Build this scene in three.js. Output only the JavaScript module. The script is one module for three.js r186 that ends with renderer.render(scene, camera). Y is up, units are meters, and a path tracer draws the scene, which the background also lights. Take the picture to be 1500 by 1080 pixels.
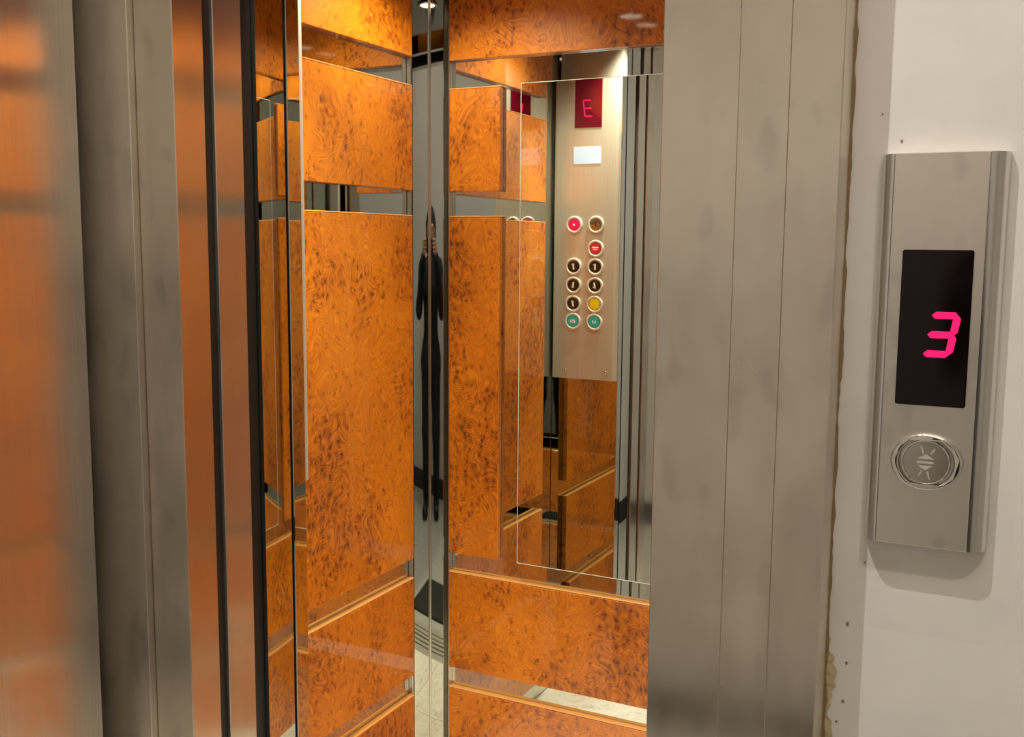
import * as THREE from 'three';
import { mergeGeometries, toCreasedNormals } from 'three/addons/utils/BufferGeometryUtils.js';
import { MarchingCubes } from 'three/addons/objects/MarchingCubes.js';
import { RectAreaLightUniformsLib } from 'three/addons/lights/RectAreaLightUniformsLib.js';
import { createNoise2D } from 'simplex-noise';
RectAreaLightUniformsLib.init();

// ---------------------------------------------------------------- camera, exposure
// x to the right along the landing wall, y up, z out of that wall; the landing wall's face is z = 0, floor y = 0, metres
const scene = new THREE.Scene();
scene.background = new THREE.Color(0x000000);
const camera = new THREE.PerspectiveCamera(39.247, 1500 / 1080, 0.02, 50);
{
  const yaw = THREE.MathUtils.degToRad(26.553), pitch = THREE.MathUtils.degToRad(6.954), roll = THREE.MathUtils.degToRad(0.462);
  const fw = new THREE.Vector3(-Math.sin(yaw) * Math.cos(pitch), -Math.sin(pitch), -Math.cos(yaw) * Math.cos(pitch));
  const r0 = new THREE.Vector3(Math.cos(yaw), 0, -Math.sin(yaw)), u0 = new THREE.Vector3().crossVectors(r0, fw);
  const c = Math.cos(roll), s = Math.sin(roll);
  const r = r0.clone().multiplyScalar(c).addScaledVector(u0, s), u = u0.clone().multiplyScalar(c).addScaledVector(r0, -s);
  camera.quaternion.setFromRotationMatrix(new THREE.Matrix4().makeBasis(r, u, fw.clone().negate()));
  camera.position.set(0, 1.415, 1.15);
}
scene.add(camera);
const renderer = new THREE.WebGLRenderer();
renderer.toneMapping = THREE.LinearToneMapping;
renderer.toneMappingExposure = 1.1;
renderer.shadowMap.enabled = true;

const HALL_LAMP = { color: 0xfffcf8, intensity: 7.0 };      // candela, the small downlight over the lift opening
const HALL_LAMP_2 = { color: 0xfff4e4, intensity: 3.2 };    // candela, the dimmer one over the call panel
const HALL_FILL = { color: 0xfff3e6, intensity: 4.4, w: 1.2, h: 0.5, at: [0.1, 2.997, 0.95] };   // nits, unseen soft panel added to fill the landing with light
const CAR_LAMP = { color: 0xfffbdc, intensity: 5.0 };       // candela, the narrow front downlights of the car
const CAR_LAMP_2 = { color: 0xfffbdc, intensity: 1.6 };     // candela, the wide rear downlights of the car

// ---------------------------------------------------------------- helpers
let seed = 7;
const rnd = () => { seed = (seed + 0x6d2b79f5) | 0; let t = Math.imul(seed ^ (seed >>> 15), 1 | seed); t = (t + Math.imul(t ^ (t >>> 7), 61 | t)) ^ t; return ((t ^ (t >>> 14)) >>> 0) / 4294967296; };
const noise = [0, 1, 2, 3, 4, 5].map(() => createNoise2D(rnd));
const clamp01 = (x) => Math.min(1, Math.max(0, x));
const sstep = (a, b, x) => { const t = clamp01((x - a) / (b - a)); return t * t * (3 - 2 * t); };

const creased = (g, a) => { g.scale(1000, 1000, 1000); g = toCreasedNormals(g, a); g.scale(0.001, 0.001, 0.001); return g; };   // it merges points closer than a hundredth
function geo(pos, uv) {
  const g = new THREE.BufferGeometry();
  g.setAttribute('position', new THREE.Float32BufferAttribute(pos, 3));
  g.setAttribute('uv', new THREE.Float32BufferAttribute(uv, 2));
  g.computeVertexNormals();
  return g;
}
// a box with chamfered edges, uv in metres by the dominant axis of each face
function box(x0, x1, y0, y1, z0, z1, c = 0, off = [0, 0]) {
  if (x1 < x0) [x0, x1] = [x1, x0]; if (y1 < y0) [y0, y1] = [y1, y0]; if (z1 < z0) [z0, z1] = [z1, z0];
  const lo = [x0, y0, z0], hi = [x1, y1, z1], ctr = lo.map((v, i) => (v + hi[i]) / 2);
  const pos = [], uv = [];
  const tri = (a, b, d) => {
    const A = new THREE.Vector3(...a), n = new THREE.Vector3(...b).sub(A).cross(new THREE.Vector3(...d).sub(A));
    const m = new THREE.Vector3((a[0] + b[0] + d[0]) / 3 - ctr[0], (a[1] + b[1] + d[1]) / 3 - ctr[1], (a[2] + b[2] + d[2]) / 3 - ctr[2]);
    if (n.lengthSq() < 1e-16) return;
    const t = n.dot(m) < 0 ? [a, d, b] : [a, b, d];
    const ax = Math.abs(n.x), ay = Math.abs(n.y), az = Math.abs(n.z);
    for (const p of t) {
      pos.push(...p);
      if (ax >= ay && ax >= az) uv.push(p[2] + off[0], p[1] + off[1]); else if (az >= ay) uv.push(p[0] + off[0], p[1] + off[1]); else uv.push(p[0] + off[0], p[2] + off[1]);
    }
  };
  const quad = (a, b, d, e) => { tri(a, b, d); tri(a, d, e); };
  // P(s, k): corner with signs s, pulled in by c on all axes but k
  const P = (s, k) => s.map((q, i) => (q < 0 ? lo[i] : hi[i]) - (i === k ? 0 : q * c));
  for (let k = 0; k < 3; k++) {
    const i = (k + 1) % 3, j = (k + 2) % 3;
    for (const q of [-1, 1]) {
      const S = [[-1, -1], [1, -1], [1, 1], [-1, 1]].map(([a, b]) => { const s = [0, 0, 0]; s[k] = q; s[i] = a; s[j] = b; return s; });
      quad(...S.map((s) => P(s, k)));
    }
    if (c > 0) for (const a of [-1, 1]) for (const b of [-1, 1]) {      // edges along k between faces i and j
      const s0 = [0, 0, 0], s1 = [0, 0, 0]; s0[i] = s1[i] = a; s0[j] = s1[j] = b; s0[k] = -1; s1[k] = 1;
      quad(P(s0, i), P(s1, i), P(s1, j), P(s0, j));
    }
  }
  if (c > 0) for (const a of [-1, 1]) for (const b of [-1, 1]) for (const d of [-1, 1]) tri(P([a, b, d], 0), P([a, b, d], 1), P([a, b, d], 2));
  return geo(pos, uv);
}
// a closed outline in the x-z plane drawn up along y, soft where the outline bends gently
function column(outline, y0, y1, crease = 0.35) {
  if (THREE.ShapeUtils.isClockWise(outline.map(([x, z]) => new THREE.Vector2(x, z)))) outline = outline.slice().reverse();
  const pos = [], uv = []; let run = 0;
  for (let i = 0; i < outline.length; i++) {
    const [ax, az] = outline[i], [bx, bz] = outline[(i + 1) % outline.length], l = Math.hypot(bx - ax, bz - az);
    pos.push(ax, y0, az, bx, y1, bz, bx, y0, bz, ax, y0, az, ax, y1, az, bx, y1, bz);
    uv.push(run, y0, run + l, y1, run + l, y0, run, y0, run, y1, run + l, y1);
    run += l;
  }
  const v = outline.map(([x, z]) => new THREE.Vector2(x, z));
  for (const [a, b, c] of THREE.ShapeUtils.triangulateShape(v, [])) {
    for (const k of [a, c, b].map((q) => v[q])) { pos.push(k.x, y1, k.y); uv.push(k.x, k.y); }
    for (const k of [a, b, c].map((q) => v[q])) { pos.push(k.x, y0, k.y); uv.push(k.x, k.y); }
  }
  return creased(geo(pos, uv), crease);
}
// a flat shape in the x-y plane given thickness, placed facing +z (or -z when back is true)
function slab(shape, x, y, z, depth, bevel = 0, back = false) {
  const g = new THREE.ExtrudeGeometry(shape, { depth: Math.max(1e-5, depth - 2 * bevel), bevelEnabled: bevel > 0, bevelThickness: bevel, bevelSize: bevel, bevelOffset: -bevel, bevelSegments: 3, curveSegments: 32 });
  g.translate(0, 0, bevel);
  if (back) g.rotateY(Math.PI);
  g.translate(x, y, z);
  return creased(g, 0.6);
}
function roundRect(w, h, r) {
  const s = new THREE.Shape(), x = -w / 2, y = -h / 2;
  s.moveTo(x + r, y); s.lineTo(x + w - r, y); s.quadraticCurveTo(x + w, y, x + w, y + r); s.lineTo(x + w, y + h - r); s.quadraticCurveTo(x + w, y + h, x + w - r, y + h);
  s.lineTo(x + r, y + h); s.quadraticCurveTo(x, y + h, x, y + h - r); s.lineTo(x, y + r); s.quadraticCurveTo(x, y, x + r, y);
  return s;
}
const poly = (pts) => new THREE.Shape(pts.map(([x, y]) => new THREE.Vector2(x, y)));
function ellipse(a, b, ha, hb) {
  const s = new THREE.Shape(); s.absellipse(0, 0, a, b, 0, Math.PI * 2, false);
  if (ha) { const h = new THREE.Path(); h.absellipse(0, 0, ha, hb, 0, Math.PI * 2, true); s.holes.push(h); }
  return s;
}
const taken = {};
function numbered(n) { taken[n] = (taken[n] ?? -1) + 1; return taken[n] ? n + '_' + String(taken[n]).padStart(3, '0') : n; }
function mesh(name, g, m, parent) {
  const list = Array.isArray(g) ? g.map((q) => (q.index ? q.toNonIndexed() : q)) : null;
  const o = new THREE.Mesh(list ? mergeGeometries(list.map((q) => { for (const k of Object.keys(q.attributes)) if (!['position', 'normal', 'uv'].includes(k)) q.deleteAttribute(k); return q; })) : g, m);
  o.castShadow = o.receiveShadow = true;
  o.name = parent ? name : numbered(name);
  (parent ?? scene).add(o);
  return o;
}
function thing(name, label, category, group) {
  const o = new THREE.Group(); o.name = numbered(name); o.userData = { label, category };
  if (group) o.userData.group = group;
  scene.add(o); return o;
}
function structure(name, g, m) {
  const o = g ? mesh(name, g, m) : new THREE.Group();
  if (!g) { o.name = numbered(name); scene.add(o); }
  o.userData.kind = 'structure';
  return o;
}
function label(o, text, category, group) { o.userData.label = text; if (category) o.userData.category = category; if (group) o.userData.group = group; return o; }

// ---------------------------------------------------------------- textures
function dataTexture(n, m, fn, srgb = true, wrap = THREE.RepeatWrapping) {
  const d = new Uint8Array(n * m * 4);
  for (let j = 0; j < m; j++) for (let i = 0; i < n; i++) {
    const c = fn(i / n, j / m), k = (j * n + i) * 4;
    d[k] = clamp01(c[0]) * 255; d[k + 1] = clamp01(c[1]) * 255; d[k + 2] = clamp01(c[2]) * 255; d[k + 3] = 255;
  }
  const t = new THREE.DataTexture(d, n, m);
  t.magFilter = THREE.LinearFilter; t.minFilter = THREE.LinearMipmapLinearFilter; t.generateMipmaps = true;
  t.wrapS = t.wrapT = wrap; if (srgb) t.colorSpace = THREE.SRGBColorSpace;
  t.needsUpdate = true; return t;
}
const fbm = (f, x, y, o) => { let s = 0, a = 0.5; for (let i = 0; i < o; i++) { s += a * f(x, y); x *= 2.03; y *= 2.03; a *= 0.5; } return s; };
// burl veneer: curled figure lines, clusters of small dark eyes, broad changes of tone (1 m square)
function burl(k, n) {
  const [A, B, C, D, E, F] = noise, o = k * 37.7;
  const cell = 0.017, eyes = new Map();
  const eye = (ci, cj) => {
    const key = ci * 4096 + cj; let e = eyes.get(key);
    if (!e) { const h = (q) => { const s = Math.sin(ci * 127.1 + cj * 311.7 + q * 74.7 + k * 13.3) * 43758.5453; return s - Math.floor(s); }; e = [(ci + h(1)) * cell, (cj + h(2)) * cell, h(3), h(4) * 3.14]; eyes.set(key, e); }
    return e;
  };
  return dataTexture(n, n, (u, v) => {
    const x = u + o, y = v;
    const wx = fbm(A, x * 3.2, y * 2.6, 3), wy = fbm(B, x * 3.2, y * 2.6, 3);
    let px = x + 0.075 * wx, py = y + 0.075 * wy;
    px += 0.012 * C(px * 24, py * 20); py += 0.012 * D(px * 24, py * 20);
    // curls
    const f1 = fbm(E, px * 12, py * 8.5, 2);
    const l1 = 0.5 + 0.5 * Math.sin(f1 * 34);
    const f2 = F(px * 42, py * 29), l2 = 0.5 + 0.5 * Math.sin(f2 * 9 + f1 * 20);
    const clusters = sstep(0.02, 0.42, fbm(D, x * 4.2 + 9, y * 3.1, 2) + 0.12);
    // eyes
    const ci = Math.floor(u / cell), cj = Math.floor(v / cell); let spot = 0, ring = 0;
    const du = u + 0.002 * C(x * 120, y * 120), dv = v + 0.002 * D(x * 120, y * 120);
    for (let a = -1; a <= 1; a++) for (let b = -1; b <= 1; b++) {
      const e = eye(ci + a, cj + b); if (e[2] > 0.14 + 0.55 * clusters) continue;
      const dx = du - e[0], dy = (dv - e[1]) * 0.62, r = Math.hypot(dx, dy), R = 0.0022 + 0.0034 * e[2];
      spot = Math.max(spot, sstep(R, R * 0.45, r)); ring = Math.max(ring, sstep(R * 2.6, R * 1.2, r));
    }
    const broad = 0.5 + 0.9 * fbm(A, x * 2.1 + 30, y * 1.6, 3);
    const fine = 0.5 + 0.5 * B(px * 150, py * 45);
    const feather = 0.5 + 0.5 * Math.sin(fbm(C, px * 19, py * 12, 2) * 26 + f1 * 12);
    let t = 0.60 + 0.20 * (broad - 0.5) + 0.10 * (l2 - 0.5) + 0.08 * (feather - 0.5) + 0.09 * (fine - 0.5) - 0.04 * clusters;
    t -= 0.13 * sstep(0.6, 1, l1) * (0.35 + 0.65 * clusters);
    t += 0.09 * sstep(0.75, 1, 1 - l1);
    t -= 0.10 * ring; t -= 0.27 * spot * (0.55 + 0.45 * clusters);
    t = clamp01(t);
    const st = [[0, 0.34, 0.15, 0.03], [0.3, 0.55, 0.275, 0.035], [0.62, 0.775, 0.435, 0.05], [1, 0.905, 0.60, 0.14]];
    let i = 0; while (i < 2 && t > st[i + 1][0]) i++;
    const q = (t - st[i][0]) / (st[i + 1][0] - st[i][0]);
    return [1, 2, 3].map((c) => st[i][c] + (st[i + 1][c] - st[i][c]) * q);
  }, true, THREE.MirroredRepeatWrapping);
}
const TILE = 1.05;
const burlMaps = [burl(0, 1100), burl(1, 1100), burl(2, 1100)];
for (const t of burlMaps) t.repeat.set(1 / TILE, 1 / TILE);
// brushed sheet: long fine vertical scratches (1 m square); smears: cloudy wiped patches that change the gloss
const scratch = dataTexture(1024, 128, (u, v) => { const s = 0.94 + 0.022 * noise[0](u * 400, v * 3) + 0.016 * noise[1](u * 900, v * 2); return [s, s, s]; });
const smear = dataTexture(512, 512, (u, v) => {
  const p = 0.5 + 0.5 * fbm(noise[2], u * 7, v * 4, 4), q = sstep(0.35, 0.8, 0.5 + 0.5 * fbm(noise[3], u * 16 + 3, v * 7, 3));
  const s = 0.70 + 0.28 * p - 0.12 * q; return [s, s, s];
}, false, THREE.MirroredRepeatWrapping);
const smudge = dataTexture(512, 512, (u, v) => {   // hand marks and wiped film on the frame
  const p = fbm(noise[4], u * 5, v * 3, 4), q = sstep(0.25, 0.6, fbm(noise[5], u * 14, v * 6, 3));
  const s = 0.95 + 0.06 * p - 0.05 * q; return [s, s * 0.988, s * 0.972];
}, true, THREE.MirroredRepeatWrapping);
const plaster = dataTexture(512, 512, (u, v) => { const s = 0.5 + 0.35 * fbm(noise[0], u * 60, v * 60, 3) + 0.2 * fbm(noise[1], u * 9, v * 9, 2); return [s, s, s]; }, false);
const plasterTone = dataTexture(512, 512, (u, v) => { const s = 0.965 + 0.03 * fbm(noise[2], u * 5, v * 5, 4); return [s, s * 0.992, s * 0.98]; });
const marble = dataTexture(1024, 1024, (u, v) => {
  const w = fbm(noise[0], u * 3, v * 3, 4), f = Math.abs(fbm(noise[1], u * 4 + w * 1.5, v * 3 + w, 4)), s = 0.97 - 0.14 * sstep(0.06, 0, f) + 0.05 * fbm(noise[2], u * 12, v * 12, 3);
  return [s, s * 0.985, s * 0.95];
});
const granite = dataTexture(512, 512, (u, v) => { const s = 0.70 + 0.09 * fbm(noise[3], u * 90, v * 90, 3) + 0.05 * fbm(noise[4], u * 12, v * 12, 3); return [s, s * 0.985, s * 0.95]; });
const weave = dataTexture(256, 256, (u, v) => { const s = 0.5 + 0.3 * Math.sin(u * 402) * Math.sin(v * 402) + 0.2 * noise[5](u * 60, v * 60); return [s, s, s]; }, false);

// ---------------------------------------------------------------- materials
const std = (o) => new THREE.MeshStandardMaterial(o), phy = (o) => new THREE.MeshPhysicalMaterial(o);
const M = {
  plaster: std({ color: 0xe7e4df, map: plasterTone, roughness: 0.85, bumpMap: plaster, bumpScale: 0.00018 }),
  hallGrey: std({ color: 0xd0ceca, roughness: 0.8, bumpMap: plaster, bumpScale: 0.00018 }),
  ceiling: std({ color: 0xe8e5df, roughness: 0.9 }),
  granite: std({ map: granite, roughness: 0.35 }),
  darkBase: std({ color: 0x2a2724, roughness: 0.4 }),
  mat: std({ color: 0x24241f, roughness: 0.95, bumpMap: weave, bumpScale: 0.003 }),
  shaft: std({ color: 0x0b0b0b, roughness: 0.9 }),
  rubber: std({ color: 0x060606, roughness: 0.45 }),
  frame: phy({ color: 0xf0e9de, map: smudge, metalness: 1, roughness: 0.3, roughnessMap: smear, anisotropy: 1.0, anisotropyRotation: 0 }),
  brushed: phy({ color: 0xe6dfd4, map: scratch, metalness: 0.94, roughness: 0.2, roughnessMap: smear, anisotropy: 1.0, anisotropyRotation: 0 }),
  edgeSteel: phy({ color: 0xc9c2b6, metalness: 1, roughness: 0.22 }),
  mirror: std({ color: 0xd4d5ce, metalness: 1, roughness: 0.02 }),
  mirrorGlass: std({ color: 0xe2e4dc, metalness: 1, roughness: 0.0 }),
  glassEdge: phy({ color: 0xcfd8cf, roughness: 0.25, clearcoat: 1 }),
  chrome: std({ color: 0xd8d6d0, metalness: 1, roughness: 0.06 }),
  cop: phy({ color: 0xe8e4da, map: scratch, metalness: 0.65, roughness: 0.32 }),
  lop: phy({ color: 0xf0ece5, map: smudge, metalness: 1, roughness: 0.36, anisotropy: 0.5, anisotropyRotation: 0 }),
  lopFlank: phy({ color: 0xd6d4d0, metalness: 1, roughness: 0.2 }),
  darkGlass: phy({ color: 0x0d0506, roughness: 0.12, specularIntensity: 0.5 }),
  redGlass: phy({ color: 0x5a0618, roughness: 0.1, clearcoat: 1, emissive: 0x5a0018, emissiveIntensity: 0.35 }),
  redGlow: std({ color: 0x300008, emissive: new THREE.Color(1.0, 0.004, 0.13), emissiveIntensity: 1.15, roughness: 0.5 }),
  lcd: std({ color: 0x889098, emissive: 0xcfdcf0, emissiveIntensity: 0.9, roughness: 0.3 }),
  marble: phy({ map: marble, roughness: 0.12, clearcoat: 0.5 }),
  grout: std({ color: 0x4a443c, roughness: 0.9 }),
  alu: std({ color: 0xd6d2c6, metalness: 0.5, roughness: 0.3 }),
  ceilingSteel: std({ color: 0x6e6458, metalness: 1, roughness: 0.08 }),
  lens: std({ color: 0xffffff, emissive: 0xfff0d2, emissiveIntensity: 6, roughness: 0.4 }),
  diffuser: std({ color: 0xffffff, emissive: 0xfff0e0, emissiveIntensity: 1.2, roughness: 0.6 }),  // glowing face of the added fill panel
  ring: phy({ color: 0xf2f0ea, metalness: 0.5, roughness: 0.22 }),
  litEdge: phy({ color: 0xd49450, roughness: 0.35, clearcoat: 0.6 }),  // paler than the veneer: lamp light on the panel tops put into the colour
  redCap: phy({ color: 0xd02a3a, roughness: 0.3, clearcoat: 0.6 }),
  redLit: phy({ color: 0x90001a, roughness: 0.3, emissive: new THREE.Color(0.9, 0.01, 0.09), emissiveIntensity: 0.8 }),
  yellowCap: phy({ color: 0xf0cc10, roughness: 0.3, clearcoat: 0.6 }),
  cyanCap: phy({ color: 0x28b8b4, roughness: 0.3, clearcoat: 0.6 }),
  darkCap: phy({ color: 0x57524a, metalness: 1, roughness: 0.3 }),
  legend: std({ color: 0xf0eee8, roughness: 0.5 }),
  etched: std({ color: 0xc8c4bc, metalness: 0.4, roughness: 0.5 }),
  buttonFace: phy({ color: 0xb9b2a8, metalness: 1, roughness: 0.33 }),
  sealant: std({ color: 0x8d7450, roughness: 0.9, bumpMap: plaster, bumpScale: 0.003 }),
  stain: std({ color: 0xc2b08c, roughness: 0.9, bumpMap: plaster, bumpScale: 0.004 }),
  speck: std({ color: 0x84786a, roughness: 0.9 }),
  skin: std({ color: 0xb98a6c, roughness: 0.6 }),
  black: std({ color: 0x0c0c0d, roughness: 0.85 }),
  hair: std({ color: 0x15110e, roughness: 0.6 }),
  shoe: std({ color: 0x0a0a0a, roughness: 0.4 }),
  phone: phy({ color: 0x101114, roughness: 0.2, clearcoat: 1 }),
};
const wood = burlMaps.map((map) => phy({ map, roughness: 0.42, clearcoat: 1, clearcoatRoughness: 0.05, ior: 1.45 }));

// ---------------------------------------------------------------- levels of the plan
const XL = -1.0908, XR = -0.3757;                 // clear opening
const CL = -1.306, CR = -0.1606, ZB = -1.01, ZF = -0.246;   // inside of the car: sides, back, inner face of the front
const CEIL = 2.05, HEAD = 2.02;
const ROWS = [[1.833, 2.035], [1.532, 1.770], [0.656, 1.476], [0.362, 0.609], [0.06, 0.312]];
const TH = 0.016;

// ---------------------------------------------------------------- the landing
structure('floor', box(-1.27, 1.7, -0.06, 0, 0.0, 1.8), M.granite);
structure('ceiling', box(-1.27, 1.7, 3.0, 3.06, -0.03, 1.8), M.ceiling);
const wallFront = structure('wall_front');
mesh('plaster', [box(-0.2, 1.7, 0, 3.0, -0.03, 0), box(-1.27, -0.2, 2.2, 3.0, -0.03, 0)], M.plaster, wallFront);
structure('wall_left', box(-1.30, -1.24, 0, 3.0, 0.083, 1.8), M.plaster);
structure('wall_right', box(1.7, 1.76, 0, 3.0, -0.03, 1.8), M.hallGrey);
structure('wall_back', box(-1.3, 1.76, 0, 3.0, 1.75, 1.81), M.hallGrey);
structure('baseboard_back', box(-1.24, 1.7, 0, 0.115, 1.738, 1.75, 0.003), M.darkBase);

// ragged filler and flaking paint along the frame, specks on the plaster: parts of that wall
{
  const ragged = (x0, w0, y0, y1, amp, n, fr) => {
    const pts = [[x0, y0], [x0, y1]];
    for (let i = n; i >= 0; i--) { const y = y0 + (y1 - y0) * i / n; pts.push([x0 + Math.max(0.0008, w0 * Math.min(1, (y1 - y) / 0.09 + 0.05) + amp * (noise[1](y * fr, 3.3) + 0.6 * noise[2](y * fr * 3.1, 8.1))), y]); }
    return poly(pts);
  };
  mesh('filler_bead', slab(ragged(-0.1794, 0.0024, 0.1, 2.19, 0.0013, 260, 16), 0, 0, 0, 0.0022), M.sealant, wallFront).userData.label = 'ragged brown filler along the frame';
  mesh('flaked_paint', slab(ragged(-0.1794, 0.010, 0.72, 1.0, 0.005, 70, 22), 0, 0, 0, 0.0014), M.stain, wallFront).userData.label = 'ochre patch of flaked paint';
  for (const [x, y, r] of [[-0.158, 1.00, 0.0022], [-0.157, 0.955, 0.0017], [-0.159, 0.91, 0.002], [-0.165, 0.885, 0.0015], [-0.160, 0.865, 0.0018], [-0.143, 1.072, 0.0012], [-0.128, 1.522, 0.0016], [-0.148, 1.55, 0.001], [-0.128, 1.39, 0.0008]])
    mesh('fleck', slab(ellipse(r * 0.75, r), x, y, 0, 0.0006), M.speck, wallFront);
}

// steel lining of the side wall, at the open side of the frame
{
  const t = thing('steel_wall_panel', 'tall brushed steel lining sheet mirroring the orange lift interior', 'wall panel');
  mesh('sheet', box(-1.2398, -1.228, 0.004, 2.48, 0.083, 1.70, 0.0008), M.brushed, t);
}

// ---------------------------------------------------------------- door frame of the lift
{
  const t = thing('lift_door_frame', 'wide stepped satin steel frame around the lift opening', 'door frame');
  const B = (name, ...a) => mesh(name, box(...a), M.frame, t);
  B('outer_casing', -0.233, -0.1794, 0, 2.2, 0.0004, 0.056, 0.0012);
  B('casing_strip', -0.2879, -0.2336, 0, 2.2, -0.026, 0.047, 0.0012);
  B('jamb', -0.3757, -0.2885, 0, HEAD, -0.026, 0.035, 0.0012);
  B('jamb', -1.1634, XL, 0, HEAD, -0.026, 0.035, 0.0012);
  B('casing_strip', -1.295, -1.164, 0, 2.2, -0.026, 0.047, 0.0012);
  B('lintel', -1.1634, -0.2885, HEAD + 0.0005, 2.2, -0.026, 0.035, 0.0012);
}

// ---------------------------------------------------------------- landing doors, car doors, sills, shaft
{
  const leaf = (name, text, x0, x1, z0, z1, y1, edge, body) => {
    const t = thing(name, text, 'lift door');
    const side = x0 === XL || x1 === XL ? 1 : -1;
    mesh('leaf', box(x0, x1, 0.006, y1, z0, z1, 0.001), body, t);
    return t;
  };
  leaf('landing_door', 'brushed steel landing door edge tucked behind the frame by the steel lining', -1.49, XL, -0.107, -0.046, 2.08, null, M.brushed);
  leaf('landing_door', 'landing door leaf drawn back behind the call panel wall', XR, 0.03, -0.107, -0.046, 2.08, null, M.brushed);
  // car doors: the closing edge on the left is a polished sheet, pressed slightly hollow
  const t = thing('cabin_door', 'mirror polished car door edge between two black gaps', 'lift door');
  const o = [[-1.49, -0.205], [-1.49, -0.139]], z0 = -0.139, z1 = -0.205, R = 0.66, mid = (z0 + z1) / 2, sag = (z0 - mid) ** 2 / (2 * R);
  for (let i = 0; i <= 24; i++) { const z = z0 + (z1 - z0) * i / 24; o.push([XL - sag + (z - mid) ** 2 / (2 * R), z]); }
  mesh('leaf', column(o, 0.006, 2.08), M.mirror, t);
  leaf('cabin_door', 'car door leaf drawn back behind the front wall on the call panel side', XR, 0.03, -0.205, -0.139, 2.08, null, M.mirror);
  // black rubber guards that close the running gaps
  for (const [name, text, z0g, z1g, x] of [['door_gasket', 'narrow black gasket between the frame and the landing door', -0.0455, -0.0265, XL - 0.006], ['door_gasket', 'broad black rubber gap between landing door and car door', -0.1385, -0.1075, XL - 0.008], ['door_gasket', 'thin black gasket between car door and car front', -0.2125, -0.2055, XL - 0.004]]) {
    const g = thing(name, text, 'gasket');
    mesh('strip', box(x - 0.02, x, 0.01, 2.05, z0g, z1g, 0.001), M.rubber, g);
    mesh('mounting', box(x - 0.03, x - 0.0205, 0.01, 2.05, z0g + 0.001, z1g - 0.001), M.rubber, g);
  }
  const sill = (name, text, z0, z1, gr) => {
    const s = thing(name, text, 'sill'); let z = z0;
    for (const [a, b] of gr) { mesh('rail', box(XL - 0.0, XR, -0.03, 0.002, a, z, 0.0008), M.alu, s); mesh('groove', box(XL, XR, -0.03, -0.014, b, a), M.shaft, s); z = b; }
    mesh('rail', box(XL, XR, -0.03, 0.002, z1, z, 0.0008), M.alu, s);
  };
  sill('landing_sill', 'grooved aluminium sill under the landing doors', -0.0005, -0.118, [[-0.05, -0.062], [-0.088, -0.1]]);
  sill('car_sill', 'grooved aluminium sill at the edge of the car floor', -0.134, -0.246, [[-0.155, -0.168], [-0.19, -0.202]]);
  const sh = structure('wall_shaft');
  mesh('shaft_side', box(-1.62, -1.56, -0.3, 2.9, -1.2, -0.03), M.shaft, sh);
  mesh('shaft_side', box(0.10, 0.16, -0.3, 2.9, -1.2, -0.031), M.shaft, sh);
  mesh('shaft_rear', box(-1.62, 0.16, -0.3, 2.9, -1.26, -1.2), M.shaft, sh);
  mesh('shaft_top', box(-1.62, 0.16, 2.9, 2.96, -1.26, -0.031), M.shaft, sh);
  mesh('shaft_pit', box(-1.62, 0.16, -0.36, -0.3, -1.26, -0.031), M.shaft, sh);
  mesh('shaft_front', [box(-1.56, -1.31, -0.3, 2.9, -0.03, -0.0), box(-1.31, -1.271, 2.2, 2.9, -0.03, 0)], M.shaft, sh);
}

// ---------------------------------------------------------------- the car: floor, ceiling, mirrored walls with burl panels
{
  const fl = structure('floor_car');
  mesh('bed', box(CL, CR, -0.05, -0.003, ZB, ZF), M.grout, fl);
  const nx = 3, nz = 2, w = (CR - CL) / nx, d = (ZF - ZB) / nz;
  for (let i = 0; i < nx; i++) for (let j = 0; j < nz; j++) mesh('tile', box(CL + i * w + 0.001, CL + (i + 1) * w - 0.001, -0.02, 0, ZB + j * d + 0.001, ZB + (j + 1) * d - 0.001, 0.0006, [i * 0.37, j * 0.53]), M.marble, fl);
  structure('ceiling_car', box(CL - 0.012, CR + 0.012, CEIL, CEIL + 0.05, ZB - 0.012, -0.213), M.ceilingSteel);
}
const panel = (parent, k, x0, x1, y0, y1, z0, z1) => {     // each panel is cut from its own place in the veneer
  const along = x1 - x0 > z1 - z0, u0 = along ? x0 : z0, w = along ? x1 - x0 : z1 - z0;
  const p = mesh('burl_panel', box(x0, x1, y0, y1 - 0.0032, z0, z1, 0.0016, [0.01 - u0 + rnd() * (TILE - 0.02 - w), 0.01 - y0 + rnd() * (TILE - 0.02 - (y1 - y0))]), wood[k % 3], parent);
  mesh('lit_edge_strip', box(x0, x1, y1 - 0.0031, y1, z0, z1, 0.001), M.litEdge, p);  // lighter top strip that paints the edge as lit from above
  return p;
};
const carBack = structure('wall_car_back');
mesh('mirror_sheet', box(CL - 0.012, CR + 0.012, -0.05, CEIL - 0.0005, ZB - 0.012, ZB), M.mirror, carBack);
const bxL = -1.2414, bxR = CL + CR - bxL;
ROWS.forEach(([y0, y1], r) => {
  if (r === 1 || r === 2) { panel(carBack, r, bxL, -1.1063, y0, y1, ZB + 0.0003, ZB + TH); panel(carBack, r + 1, CL + CR + 1.1063, bxR, y0, y1, ZB + 0.0003, ZB + TH); }
  else panel(carBack, r, bxL, bxR, y0, y1, ZB + 0.0003, ZB + TH);
});
const carLeft = structure('wall_car_left'), carRight = structure('wall_car_right');
mesh('mirror_sheet', box(CL - 0.012, CL, -0.05, CEIL - 0.0005, ZB, -0.213), M.mirror, carLeft);
mesh('mirror_sheet', box(CR, CR + 0.012, -0.05, CEIL - 0.0005, ZB, -0.213), M.mirror, carRight);
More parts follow.
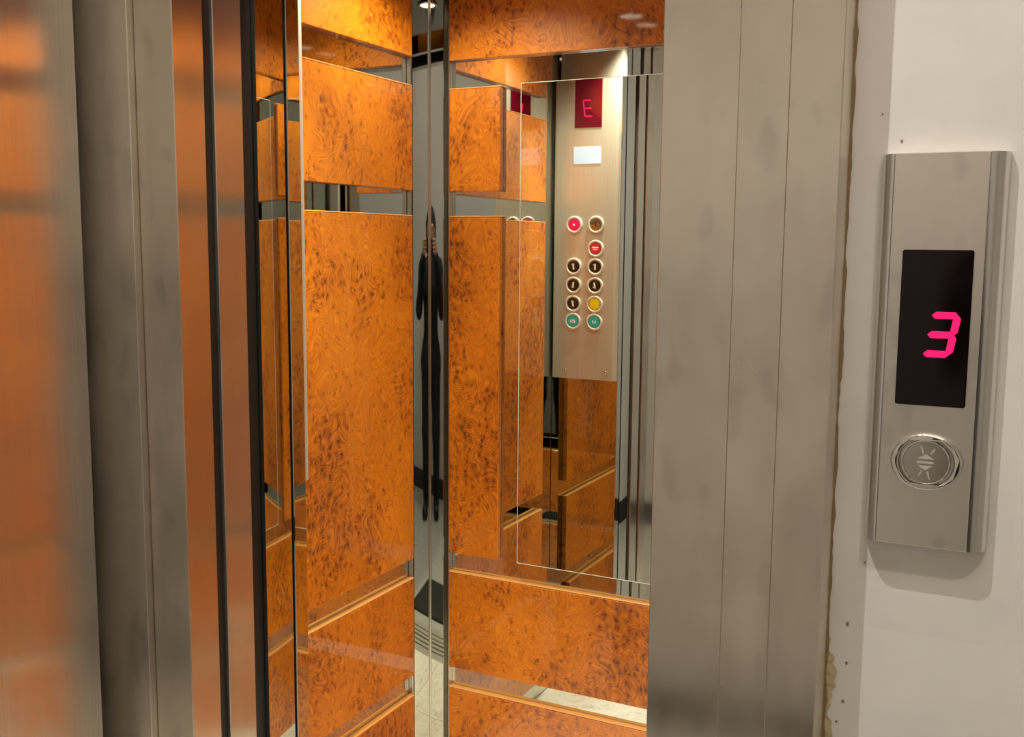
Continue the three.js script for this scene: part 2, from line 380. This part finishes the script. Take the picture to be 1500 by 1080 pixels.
ROWS.forEach(([y0, y1], r) => { panel(carLeft, r + 1, CL + 0.0003, CL + TH, y0, y1, -0.911, -0.338); panel(carRight, r + 2, CR - TH, CR - 0.0003, y0, y1, -0.911, -0.338); });
// front of the car on both sides of the opening and over it
const carFront = structure('wall_car_front');
mesh('front_return', box(CL + 0.0003, XL, 0, HEAD, ZF, -0.213, 0.0012), M.mirror, carFront);
mesh('front_return', box(XR, CR - 0.0003, 0, HEAD, ZF, -0.213, 0.0012), M.mirror, carFront);
mesh('transom', box(CL + 0.0003, CR - 0.0003, HEAD + 0.0005, CEIL - 0.0005, ZF, -0.213), M.mirror, carFront);

// polished corner cover: two tall sheets bowed a little outwards, meeting in the corner, with bright edge beads
{
  const t = thing('corner_cover', 'tall polished steel corner cover with a bright centre seam, between the burl walls', 'corner trim');
  const bow = (len, R) => { const p = []; for (let i = 0; i <= 32; i++) { const s = len * i / 32; p.push([s, 0.0018 - s * s / (2 * R)]); } return p; };   // square at the seam, falling away from it
  const a = bow(0.093, 3.3).map(([s, h]) => [CL + 0.0012 + h, ZB + 0.002 + s]);     // along the side wall
  const b = bow(0.060, 3.3).map(([s, h]) => [CL + 0.002 + s, ZB + 0.0012 + h]);     // along the back wall
  mesh('cover_sheet', column([...a, [CL + 0.0002, ZB + 0.095], [CL + 0.0002, ZB + 0.002]], 0.004, 2.045), M.mirror, t);
  mesh('cover_sheet', column([...b, [CL + 0.062, ZB + 0.0002], [CL + 0.002, ZB + 0.0002]], 0.004, 2.045), M.mirror, t);
  mesh('edge_bead', box(CL + 0.0003, CL + 0.012, 0.004, 2.045, ZB + 0.0955, ZB + 0.0995, 0.001), M.edgeSteel, t);
  mesh('edge_bead', box(CL + 0.0622, CL + 0.0652, 0.004, 2.045, ZB + 0.0003, ZB + 0.016, 0.0006), M.edgeSteel, t);
  mesh('seam_bead', box(CL + 0.002, CL + 0.0062, 0.004, 2.045, ZB + 0.002, ZB + 0.0062, 0.0012), M.edgeSteel, t);
}
// sheet of mirror glass on the back wall
{
  const t = thing('mirror', 'tall frameless mirror glass with pale polished edges on the back wall', 'mirror');
  const x0 = -1.0537, x1 = CL + CR + 1.0537, y0 = 0.657, y1 = 1.7715;
  mesh('silvered_glass', box(x0 + 0.0016, x1 - 0.0016, y0 + 0.0016, y1 - 0.0016, ZB + 0.012, ZB + 0.018), M.mirrorGlass, t);
  mesh('polished_edge', box(x0, x0 + 0.0014, y0, y1, ZB + 0.0115, ZB + 0.0185, 0.0003), M.glassEdge, t);
  mesh('polished_edge', box(x1 - 0.0014, x1, y0, y1, ZB + 0.0115, ZB + 0.0185, 0.0003), M.glassEdge, t);
  mesh('polished_edge', box(x0 + 0.0015, x1 - 0.0015, y0, y0 + 0.0014, ZB + 0.0115, ZB + 0.0185, 0.0003), M.glassEdge, t);
  mesh('polished_edge', box(x0 + 0.0015, x1 - 0.0015, y1 - 0.0014, y1, ZB + 0.0115, ZB + 0.0185, 0.0003), M.glassEdge, t);
  mesh('mounting', box(x0 + 0.1, x1 - 0.1, y0 + 0.1, y1 - 0.1, ZB + 0.0003, ZB + 0.0117), M.rubber, t);
}

// ---------------------------------------------------------------- lamps
function downlight(text, group, x, y, z, r, lamp, angle, soft, edge = 0.3) {
  const t = thing('downlight', text, 'lamp', group);
  const ring = new THREE.LatheGeometry([[r * 0.78, -0.002], [r * 0.86, -0.005], [r, -0.004], [r * 1.06, 0], [r * 0.78, 0]].map(([a, b]) => new THREE.Vector2(a, b)), 40);
  ring.translate(x, y - 0.0002, z); mesh('bezel', ring, M.chrome, t);
  const lens = new THREE.CylinderGeometry(r * 0.77, r * 0.77, 0.0015, 40); lens.translate(x, y - 0.0014, z); mesh('lens', lens, M.lens, t);
  const s = new THREE.SpotLight(lamp.color, lamp.intensity, 0, angle, edge, 2);
  s.position.set(x, y - 0.008, z); s.target.position.set(x, 0, z); s.castShadow = true; s.shadow.radius = soft; t.add(s); t.add(s.target);
}
const cm = (CL + CR) / 2;
downlight('round lift ceiling downlight at the front by the button panel', 'lift ceiling downlights', cm - 0.315, CEIL, 1.15 - 1.46, 0.042, CAR_LAMP, 0.84, 1.3, 1);
downlight('round lift ceiling downlight at the front far from the button panel', 'lift ceiling downlights', cm + 0.315, CEIL, 1.15 - 1.46, 0.042, CAR_LAMP, 0.84, 1.3, 1);
downlight('round lift ceiling downlight near the polished corner cover', 'lift ceiling downlights', cm - 0.37, CEIL, 1.15 - 1.84, 0.042, CAR_LAMP_2, 1.27, 1.3, 0.4);
downlight('round lift ceiling downlight at the rear far from the corner cover', 'lift ceiling downlights', cm + 0.37, CEIL, 1.15 - 1.84, 0.042, CAR_LAMP_2, 1.27, 1.3, 0.4);
downlight('landing ceiling downlight over the lift opening', 'landing ceiling downlights', -0.64, 3.0, 0.71, 0.045, HALL_LAMP, 1.0, 0.5, 1);
downlight('landing ceiling downlight over the call panel', 'landing ceiling downlights', 0.48, 3.0, 1.04, 0.045, HALL_LAMP_2, 1.0, 0.5, 1);

{
  const t = thing('added_fill_panel', 'unseen flat fill light added in the landing ceiling', 'lamp'), { w, h, at, color, intensity } = HALL_FILL;  // added soft source to brighten the landing and the steel
  mesh('diffuser', box(at[0] - w / 2, at[0] + w / 2, at[1] - 0.001, at[1] + 0.0015, at[2] - h / 2, at[2] + h / 2), M.diffuser, t);
  for (const s of [-1, 1]) mesh('rim', box(at[0] + s * (w / 2 + 0.001), at[0] + s * (w / 2 + 0.015), at[1] - 0.004, 2.9998, at[2] - h / 2, at[2] + h / 2, 0.001), M.chrome, t);
  const a = new THREE.RectAreaLight(color, intensity, w, h); a.position.set(at[0], at[1] - 0.006, at[2]); a.lookAt(at[0], 0, at[2]); t.add(a);
}

// ---------------------------------------------------------------- seven-segment figure
// draws the lit bars of a figure 3, height h, leaning by slant; back = it faces -z
function figureThree(parent, x, y, z, w, h, th, slant, m, back) {
  const k = h / 2, s = (px, py) => [px + slant * py / h, py], t = th / 2, g = -th * 0.12;
  const hor = (yy) => [[-w / 2 + g, yy], [-w / 2 + g + t, yy + t], [w / 2 - g - t, yy + t], [w / 2 - g, yy], [w / 2 - g - t, yy - t], [-w / 2 + g + t, yy - t]];
  const ver = (y0, y1) => [[w / 2, y0 + g], [w / 2 + t, y0 + g + t], [w / 2 + t, y1 - g - t], [w / 2, y1 - g], [w / 2 - t, y1 - g - t], [w / 2 - t, y0 + g + t]];
  for (const pts of [hor(k), hor(0), hor(-k), ver(0, k), ver(-k, 0)]) mesh('lit_bar', slab(poly(pts.map(([a, b]) => s(a, b))), x, y, z, 0.0006, 0, back), m, parent);
}

// ---------------------------------------------------------------- call panel on the landing wall
{
  const t = thing('hall_call_panel', 'satin steel call panel with red 3 display and round button on the plaster wall', 'call panel');
  const y0 = 1.103, y1 = 1.508, F = 0.0205;
  const flank = (xo, xi) => { const p = []; for (let i = 0; i <= 10; i++) { const a = i / 10 * Math.PI / 2; p.push([xo + (xi - xo) * (1 - Math.cos(a)), 0.003 + (F - 0.001 - 0.003) * Math.sin(a)]); } return p; };
  mesh('front_plate', box(-0.1315, -0.0425, y0, y1, 0.001, F, 0.0008, [0.3, 0.7]), M.lop, t);
  mesh('side_flank', column([[-0.144, 0.0003], ...flank(-0.144, -0.1318), [-0.1318, 0.0003]], y0 + 0.0003, y1 - 0.0003), M.lopFlank, t);
  mesh('side_flank', column([[-0.0245, 0.0003], ...flank(-0.0245, -0.0422), [-0.0422, 0.0003]], y0 + 0.0003, y1 - 0.0003), M.lopFlank, t);
  const win = mesh('display_window', slab(roundRect(0.0672, 0.1592, 0.003), -0.0855, 1.3315, F, 0.0012, 0.0003), M.darkGlass, t);
  win.userData.label = 'black display window with a red 3';
  figureThree(win, -0.0787, 1.3255, F + 0.0009, 0.0235, 0.0395, 0.0072, 0.0065, M.redGlow, false);
  const bz = mesh('button_bezel', slab(ellipse(0.0345, 0.0293, 0.0262, 0.0258), -0.0855, 1.1936, F, 0.006, 0.0022), M.chrome, t);
  bz.userData.label = 'oval chrome button surround';
  const bt = mesh('button', slab(ellipse(0.0236, 0.0236), -0.0855, 1.1936, F, 0.0042, 0.0008), M.buttonFace, t);
  mesh('button_rim', slab(ellipse(0.0236, 0.0236, 0.0218, 0.0218), -0.0855, 1.1936, F + 0.004, 0.0008, 0.0002), M.chrome, bt);
  // the etched mark: two arrow heads against a bar, with rays above and below
  const mk = (pts) => mesh('etched_mark', slab(poly(pts), -0.0855, 1.1936, F + 0.004, 0.0006), M.etched, bt);
  mk([[-0.0085, 0.0035], [0.0075, 0.0035], [0.0, 0.0085]]);
  mk([[-0.0085, 0.0009], [0.0075, 0.0009], [0.0075, -0.0012], [-0.0085, -0.0012]]);
  mk([[-0.0075, -0.0036], [0.0065, -0.0036], [-0.0005, -0.0082]]);
  mk([[-0.006, 0.0165], [-0.0042, 0.0165], [-0.0022, 0.0095], [-0.0036, 0.0092]]);
  mk([[0.007, 0.0148], [0.0085, 0.0138], [0.0052, 0.0085], [0.004, 0.0094]]);
  mk([[0.0012, -0.0096], [0.0026, -0.0092], [0.0048, -0.0172], [0.0034, -0.0176]]);
  mk([[-0.0042, -0.009], [-0.003, -0.0096], [-0.0058, -0.0148], [-0.007, -0.014]]);
}

// ---------------------------------------------------------------- button panel inside the car, facing the back wall
{
  const t = thing('car_operating_panel', 'tall steel button panel with coloured buttons and a red display, seen in the mirror', 'button panel');
  const y0 = 1.006, y1 = 2.0, D = ZF - 0.018, xa = CL + 0.004, xb = XL - 0.001;
  const edge = (xo, xi) => { const p = []; for (let i = 0; i <= 8; i++) { const a = i / 8 * Math.PI / 2; p.push([xo + (xi - xo) * (1 - Math.cos(a)), ZF - 0.0005 + (D - ZF + 0.0005) * Math.sin(a)]); } return p; };
  mesh('face_plate', column([...edge(xa, xa + 0.018), ...edge(xb, xb - 0.012).reverse()], y0, y1, 0.5), M.cop, t);
  const win = mesh('display_window', slab(roundRect(0.086, 0.143, 0.002), -1.1903, 1.823, D, 0.0012, 0.0003, true), M.redGlass, t);
  win.userData.label = 'dark red display window';
  figureThree(win, -1.192, 1.807, D - 0.0009, 0.024, 0.046, 0.0042, 0.006, M.redGlow, true);
  const lcd = mesh('small_screen', slab(roundRect(0.087, 0.05, 0.002), -1.192, 1.672, D, 0.0012, 0.0003, true), M.lcd, t);
  lcd.userData.label = 'small pale lit screen';
  const xs = [-1.2292, -1.1595], ys = [1.469, 1.399, 1.345, 1.2895, 1.234, 1.181];
  const button = (c, r, m, text, marks) => {
    const b = mesh('button', slab(ellipse(0.017, 0.017), xs[c], ys[r], D, 0.005, 0.001, true), m, t);
    if (text) b.userData.label = text;
    mesh('button_ring', slab(ellipse(0.0255, 0.0255, 0.0188, 0.0188), xs[c], ys[r], D, 0.006, 0.0024, true), M.ring, b);
    for (const pts of marks) mesh('legend', slab(poly(pts), xs[c], ys[r], D - 0.0048, 0.0006, 0, true), M.legend, b);
  };
  const bar = (x, y, w, h, k = 0) => [[x - w / 2 - k, y - h / 2], [x + w / 2 - k, y - h / 2], [x + w / 2 + k, y + h / 2], [x - w / 2 + k, y + h / 2]];
  const rows = [bar(0, 0.003, 0.02, 0.0035), bar(0, -0.003, 0.014, 0.002)];
  button(0, 0, M.redLit, 'button lit red', [bar(0, 0, 0.006, 0.006)]);
  button(1, 0, M.chrome, 'plain metal key switch', []);
  mesh('key_slot', slab(poly(bar(0, 0, 0.0025, 0.014)), xs[1], ys[0], D - 0.0048, 0.0006, 0, true), M.rubber, t);
  button(1, 1, M.redCap, 'red button with a pale legend', rows);
  for (const [c, r, k] of [[0, 2, 0.001], [1, 2, 0], [0, 3, -0.001], [1, 3, 0.0015], [0, 4, 0.0015]]) button(c, r, M.darkCap, 'round metal floor button', [bar(0, 0, 0.005, 0.018, k), bar(0.001, 0.006 - 0.012 * (r & 1), 0.009, 0.003)]);
  button(1, 4, M.yellowCap, 'yellow button', []);
  button(0, 5, M.cyanCap, 'turquoise button with pale marks', [bar(-0.006, 0, 0.003, 0.009, 0.001), bar(0, 0, 0.0015, 0.01), bar(0.006, 0, 0.003, 0.009, -0.001)]);
  button(1, 5, M.cyanCap, 'turquoise button with pale marks', [bar(-0.004, 0, 0.003, 0.008, -0.001), bar(0.004, 0, 0.003, 0.008, 0.001)]);
  for (const x of [-1.252, -1.122]) { const g = new THREE.SphereGeometry(0.0048, 20, 10, 0, Math.PI * 2, 0, Math.PI / 2); g.rotateX(-Math.PI / 2); g.translate(x, 1.03, D + 0.0003); mesh('screw', g, M.chrome, t); }
}

// ---------------------------------------------------------------- mat, photographer with phone (seen in the polished corner)
{
  const m = thing('door_mat', 'dark doormat on the landing floor before the lift', 'mat');
  mesh('pile', box(-1.02, -0.42, 0.0005, 0.012, 0.07, 0.45, 0.003), M.mat, m);
  for (const x of [-1.04, -0.4195]) mesh('border', box(x, x + 0.0195, 0.0005, 0.009, 0.05, 0.47, 0.002), M.rubber, m);
}
function field(bones, centre, half, res, k) {     // tapered capsules joined by a smooth minimum, meshed
  const mc = new MarchingCubes(res, new THREE.MeshBasicMaterial(), false, false, 400000);
  mc.isolation = 0;
  const cell = 2 / res;
  for (let iz = 0; iz < res; iz++) for (let iy = 0; iy < res; iy++) for (let ix = 0; ix < res; ix++) {
    const x = centre[0] + half * (ix * cell - 1), y = centre[1] + half * (iy * cell - 1), z = centre[2] + half * (iz * cell - 1);
    let d = 1e3;
    for (const [a, b, ra, rb, fl] of bones) {
      const ex = b[0] - a[0], ey = b[1] - a[1], ez = b[2] - a[2], px = x - a[0], py = y - a[1], pz = z - a[2];
      const t = clamp01((px * ex + py * ey + pz * ez) / (ex * ex + ey * ey + ez * ez + 1e-9));
      const qx = px - ex * t, qy = py - ey * t, qz = (pz - ez * t) * (fl || 1), q = Math.sqrt(qx * qx + qy * qy + qz * qz) - (ra + (rb - ra) * t);
      const h = clamp01(0.5 + 0.5 * (d - q) / k); d = d * (1 - h) + q * h - k * h * (1 - h);
    }
    mc.field[ix + iy * res + iz * res * res] = -d;
  }
  mc.update();
  const n = mc.count ?? mc.geometry.drawRange.count, P = mc.positionArray.slice(0, n * 3), N = mc.normalArray.slice(0, n * 3);
  for (let i = 0; i < n * 3; i += 3) { for (let c = 0; c < 3; c++) P[i + c] = centre[c] + half * P[i + c]; }
  const g = new THREE.BufferGeometry();
  g.setAttribute('position', new THREE.Float32BufferAttribute(P, 3)); g.setAttribute('normal', new THREE.Float32BufferAttribute(N, 3));
  g.setAttribute('uv', new THREE.Float32BufferAttribute(new Float32Array(n * 2), 2));
  return g;
}
{
  // local frame: the person faces -z, stands at the origin; turned with the camera afterwards
  const J = {
    hipL: [-0.085, 0.80, 0], hipR: [0.085, 0.80, 0], kneeL: [-0.095, 0.44, -0.015], kneeR: [0.095, 0.44, -0.015], ankL: [-0.10, 0.085, 0.015], ankR: [0.10, 0.085, 0.015],
    pel: [0, 0.84, 0], waist: [0, 0.98, 0], chest: [0, 1.18, 0], neck: [0, 1.32, 0.01], head: [0, 1.46, -0.01],
    shL: [-0.155, 1.265, 0], shR: [0.155, 1.265, 0], elL: [-0.20, 1.08, -0.13], elR: [0.20, 1.08, -0.13], wrL: [-0.115, 1.33, -0.245], wrR: [0.115, 1.33, -0.245],
  };
  const legs = (e) => [['hipL', 'kneeL', 0.078, 0.055], ['kneeL', 'ankL', 0.055, 0.036], ['hipR', 'kneeR', 0.078, 0.055], ['kneeR', 'ankR', 0.055, 0.036], ['hipL', 'hipR', 0.085, 0.085]].map(([a, b, r, q]) => [J[a], J[b], r + e, q + e]);
  const trunk = (e) => [[[-0.05, 0.84, 0], [0.05, 0.84, 0], 0.105 + e, 0.105 + e, 1.15], [J.pel, J.waist, 0.12 + e, 0.105 + e, 1.2], [J.waist, J.chest, 0.105 + e, 0.13 + e, 1.25], [J.chest, J.neck, 0.12 + e, 0.05 + e, 1.2], [J.shL, J.shR, 0.055 + e, 0.055 + e]];
  const arms = (e) => [['shL', 'elL', 0.05, 0.038], ['elL', 'wrL', 0.038, 0.026], ['shR', 'elR', 0.05, 0.038], ['elR', 'wrR', 0.038, 0.026]].map(([a, b, r, q]) => [J[a], J[b], r + e, q + e]);
  const feet = (e) => [-1, 1].flatMap((s) => [[[s * 0.10, 0.05, 0.03], [s * 0.105, 0.036, -0.13], 0.042 + e, 0.03 + e]]);
  const body = field([...legs(0), ...trunk(0), ...arms(0), ...feet(0), [J.neck, J.head, 0.045, 0.05]], [0, 0.82, -0.05], 0.84, 120, 0.03);
  const head = field([[[0, 1.49, 0.015], [0, 1.47, -0.005], 0.083, 0.078], [[0, 1.45, -0.03], [0, 1.395, -0.055], 0.062, 0.036], [[0, 1.30, 0.01], [0, 1.42, 0.005], 0.048, 0.048],
    [[0, 1.475, -0.092], [0, 1.445, -0.108], 0.008, 0.012], [[-0.016, 1.44, -0.098], [0.016, 1.44, -0.098], 0.007, 0.007], [[-0.02, 1.413, -0.088], [0.02, 1.413, -0.088], 0.008, 0.008],
    [[-0.045, 1.492, -0.072], [0.045, 1.492, -0.072], 0.013, 0.013], [[-0.078, 1.475, 0.01], [-0.08, 1.44, 0.012], 0.012, 0.009], [[0.078, 1.475, 0.01], [0.08, 1.44, 0.012], 0.012, 0.009]], [0, 1.44, 0], 0.19, 100, 0.012);
  const hand = (s) => {
    const b = [[J[s < 0 ? 'wrL' : 'wrR'], [s * 0.103, 1.378, -0.262], 0.024, 0.022, 1.2], [[s * 0.101, 1.365, -0.262], [s * 0.103, 1.412, -0.264], 0.015, 0.015]];
    for (let i = 0; i < 4; i++) { const y = 1.362 + i * 0.0195, l = [0.7, 0.92, 1, 0.9][i]; b.push([[s * 0.1, y, -0.264], [s * 0.086, y + 0.004, -0.2885], 0.0092, 0.0086], [[s * 0.086, y + 0.004, -0.2885], [s * (0.082 - 0.024 * l), y + 0.005, -0.2915], 0.0084, 0.0074]); }
    b.push([[s * 0.102, 1.36, -0.252], [s * 0.085, 1.388, -0.243], 0.0115, 0.0105], [[s * 0.085, 1.388, -0.243], [s * 0.056, 1.405, -0.2515], 0.0105, 0.0085]);
    return field(b, [s * 0.09, 1.375, -0.265], 0.085, 64, 0.006);
  };
  const p = thing('person', 'person in black clothes and trousers holding up a phone, mirrored in the polished corner', 'person');
  mesh('body', [body, head, hand(-1), hand(1)], M.skin, p);
  mesh('trousers', field(legs(0.014), [0, 0.47, 0], 0.48, 90, 0.03), M.black, p);
  mesh('jacket', field([...trunk(0.016), ...arms(0.013), [[0, 0.78, 0], [0, 0.84, 0], 0.125, 0.13, 1.2], [J.neck, [0, 1.345, 0.012], 0.062, 0.06]], [0, 1.05, -0.07], 0.44, 100, 0.03), M.black, p);
  mesh('hair', field([[[0, 1.515, 0.03], [0, 1.50, 0.0], 0.084, 0.08], [[0, 1.47, 0.055], [0, 1.34, 0.06], 0.07, 0.045], [[-0.07, 1.50, 0.01], [-0.072, 1.40, 0.03], 0.025, 0.022], [[0.07, 1.50, 0.01], [0.072, 1.40, 0.03], 0.025, 0.022]], [0, 1.45, 0.03], 0.18, 70, 0.02), M.hair, p);
  for (const s of [-1, 1]) mesh('shoe', field([[[s * 0.10, 0.06, 0.035], [s * 0.10, 0.12, 0.02], 0.05, 0.045], [[s * 0.10, 0.047, 0.03], [s * 0.105, 0.043, -0.14], 0.047, 0.042], [[s * 0.092, 0.03, -0.15], [s * 0.118, 0.03, -0.15], 0.03, 0.03]], [s * 0.10, 0.07, -0.05], 0.17, 48, 0.015), M.shoe, p);
  const yaw = THREE.MathUtils.degToRad(26.553);
  p.rotation.y = yaw;
  // the phone's camera is where the picture was taken from
  const f = new THREE.Vector3(-Math.sin(yaw), 0, -Math.cos(yaw)), rt = new THREE.Vector3(Math.cos(yaw), 0, -Math.sin(yaw));
  const lens = camera.position, local = new THREE.Vector3(0.0, 1.392, -0.284);
  p.position.set(lens.x - rt.x * local.x + f.x * (local.z), 0.0, lens.z - rt.z * local.x + f.z * (local.z));
  const ph = thing('phone', 'dark phone held up in both hands by the person in black', 'phone');
  mesh('case', slab(roundRect(0.148, 0.071, 0.009), 0, 0, -0.004, 0.008, 0.0015), M.phone, ph);
  mesh('screen_glass', slab(roundRect(0.138, 0.063, 0.006), 0, 0, 0.0041, 0.0006), M.darkGlass, ph);
  ph.position.set(lens.x - f.x * 0.014, lens.y - 0.018, lens.z - f.z * 0.014); ph.rotation.y = yaw;
}

renderer.render(scene, camera);
